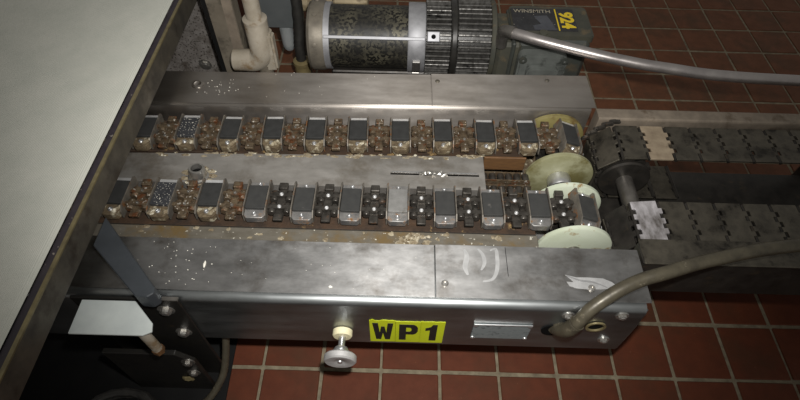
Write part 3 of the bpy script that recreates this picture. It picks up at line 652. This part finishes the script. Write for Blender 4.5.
cr = mlathe('clamp_ring', 'chrome', [(.008, .05), (.008, .107), (.012, .109), (.058, .109), (.062, .107), (.062, .05)])
for a, dy in ((196, .045), (236, .022)):
    t = math.radians(a); R_ = Matrix.Translation((.035, 0, MZ)) @ Matrix.Rotation(t-PI, 4, 'X')
    mb = MB(); mb.box(-.012, .014, -.113, -.100, -dy*.55, dy*.55, R_, .002); mb.build('clamp_lug', 'zinc', cr)
t = math.radians(34)
mb = MB(); R_ = Matrix.Translation((0, 0, MZ)) @ Matrix.Rotation(-t, 4, 'X'); mb.box(-.252, .060, -.1105, -.096, -.0048, .0048, R_, .0012); mb.build('highlight_strip', 'chrome', mo)  # raised bright strip put in for the flash highlight along the shell
for x0, x1, r_ in ((.062, .140, .112), (.160, .262, .120)):
    core = mlathe('fin_core', 'fin', [(x0, .05), (x0, r_-.018), (x1, r_-.018), (x1, .05)])
    for kk in range(44):
        a = 2*PI*kk/44
        if math.sin(a) < -.75: continue
        R_ = Matrix.Translation((0, 0, MZ)) @ Matrix.Rotation(a, 4, 'X')
        mb = MB(); mb.box(x0+.001, x1-.001, r_-.020, r_+.004, -.0026, .0026, R_, .0010); mb.build('fin', 'finridge', core)
mlathe('fin_collar', 'fin', [(.140, .05), (.140, .118), (.144, .1215), (.156, .1215), (.160, .118), (.160, .05)])
mlathe('fin_cap', 'gear_brown', [(.262, .05), (.262, .121), (.266, .124), (.276, .122), (.280, .112), (.280, .0)])
R_ = Matrix.Translation((.085, 0, MZ)) @ Matrix.Rotation(math.radians(-38), 4, 'X')
mb = MB(); mb.box(-.020, .020, -.122, -.100, -.016, .016, R_, .003); bs = mb.build('boss', 'chrome', mo)
mb = MB(); mb.cyl(R_ @ Vector((0, -.1225, 0)), R_ @ Vector((0, -.1195, 0)), .007, 14); mb.build('bore', 'dark', bs)
mb = MB(); mb.box(-.235, -.125, .06, .13, MZ+.02, MZ+.088, None, .006); mb.build('terminal_box', 'beige', mo)
mb = MB(); mb.box(-.24, .20, -.07, .07, .0, MZ-.085, None, .004); mb.build('foot', 'black_steel', mo)

# gearbox
gb = empty('gearbox', (.44, 1.43, 0), 'dark green worm gearbox with a 924 label coupled to the motor', 'gearbox')
mb = MB(); mb.box(-.159, -.085, -.085, .085, .20, .395, None, .010); mb.build('adapter', 'gear_brown', gb, 30)
mb = MB(); mb.box(-.118, -.105, -.092, .092, .19, .402, None, .004); mb.build('adapter_flange', 'gear', gb, 30)
mb = MB(); mb.box(-.105, .125, -.075, .095, .10, .398, None, .014); hs = mb.build('housing', 'gear', gb, 30)
mb = MB(); mb.prism([(x, y) for x, y in rrect(-.112, .134, -.060, .100, .015)], 'z', .386, .410); tp = mb.build('top_cover', 'gear_brown', gb, 30, .003, 2)
mb = MB(); mb.prism(rrect(-.108, .088, -.034, .082, .003), 'z', .4098, .4112); npl = mb.build('name_plate', 'blackplate', gb, 0)
mb = MB(); mb.prism([(-.04, .040), (.002, .045), (.010, .02), (.022, -.03), (-.045, -.03), (-.048, -.01), (-.022, .0)], 'z', .4112, .4116); mb.build('worn_patch', 'greypatch', npl, 0)
o = link('lettering', text_mesh('lettering', 'WINSMITH', .024, 'pale_print', .0001), npl, (-.042, .066, .4114))
mb = MB(); mb.box(.029, .033, -.032, .080, .4112, .4118); mb.build('yellow_rule', 'goldlabel', npl, 0)
o = link('lettering', text_mesh('lettering', '924', .057, 'goldlabel', .0022), npl, (.060, .022, .4114), (0, 0, -PI/2))
mb = MB(); mb.prism(rrect(-.092, .058, .205, .374, .022, 5), 'y', -.112, -.070); fg = mb.build('flange', 'gear_highlit', gb, 30, .006, 2)
mb = MB(); mb.prism(rrect(-.066, .032, .215, .346, .022, 5), 'y', -.136, -.111); mb.build('flange_boss', 'gear_highlit', fg, 30, .005, 2)
mb = MB(); mb.lathe((-.016, -.134, .285), (0, -1, 0), [(0, .040), (.006, .038), (.008, .022), (.03, .022), (.03, 0)], 28); mb.build('output_shaft', 'gear_brown', fg)
for X, Z in ((-.080, .358), (.046, .358), (-.080, .22), (.046, .22)): link('bolt', hexbolt_mesh('bolt', 'gear', .008, .007), fg, (X, -.112, Z), RX)
mb = MB(); mb.lathe((-.02, -.045, .408), (0, 0, 1), [(0, .014), (.006, .013), (.008, .007), (.008, 0)], 16); mb.build('plug', 'gear_brown', gb)
mb = MB(); mb.box(-.10, .12, -.10, .10, 0, .10, None, .006); mb.build('foot', 'gear', gb)
# steel conduit over the gearbox
c = empty('steel_conduit', (.285, 1.34, .38), 'bare steel conduit slanting over the gearbox and out above the tiles', 'conduit')
o0 = Vector((.285, 1.34, .38))
pts = [(.292, 1.335, .448), (.330, 1.305, .458), (.382, 1.275, .462), (.488, 1.233, .462), (.593, 1.200, .460), (.711, 1.173, .458), (.95, 1.15, .45), (1.7, 1.14, .44)]
mb = MB(); mb.tube([Vector(q)-o0 for q in spline(pts, 8)], .0150, 18); mb.build('tube', 'conduit', c)
mb = MB(); mb.tube([Vector(q)-o0 for q in spline([(.291, 1.352, .385), (.289, 1.348, .425), (.290, 1.337, .447), (.315, 1.317, .455)], 8)], .0175, 18); mb.build('elbow', 'shaft', c)

# ================================================================== CRUMBS
random.seed(17)
def crumbs(label, spots):
    mb = MB()
    for x, y, z, r in spots: lump(mb, (x, y, z+r*.4), r, r*.8, r*.5, x*50, .4, 6, 4)
    o = mb.build('crumbs', 'crumb', None); tag(o, label, 'crumbs', kind='stuff')
sp = [(random.gauss(-.46, .035), random.uniform(.495, .60), .4214, random.uniform(.0007, .0015)) for _ in range(34)]+[(random.uniform(-.42, .05), random.uniform(.495, .60), .4214, random.uniform(.0006, .0009)) for _ in range(20)]
crumbs('tiny white crumbs scattered on the front cover plate near the bracket', [s for s in sp if s[0] > -.56])
sp = [(random.gauss(-.50, .03), random.uniform(1.055, 1.12), .4214, random.uniform(.0008, .0018)) for _ in range(24)]+[(random.uniform(-.45, .0), random.uniform(1.055, 1.16), .4214, random.uniform(.0007, .0012)) for _ in range(12)]
crumbs('tiny white crumbs scattered on the long rear cover plate', sp)
mb = MB(); lump(mb, (-.402, .543, .4232), .0026, .0085, .002, 4, .3, 8, 6); o = mb.build('flake', 'crumb', None); tag(o, 'single long white flake lying on the front cover plate', 'flake')
mb = MB(); lump(mb, (-.137, .500, .4226), .004, .0025, .0012, 9, .4, 8, 5); o = mb.build('flake', 'crumb', None); tag(o, 'small pale flake at the bent edge of the front cover above the knob', 'flake')
mb = MB(); lump(mb, (.69, 1.155, .004), .006, .005, .003, 2, .4, 8, 5); o = mb.build('crumb', 'crud', None); tag(o, 'lone yellowish crumb on the tiles beyond the steel conduit', 'crumb')
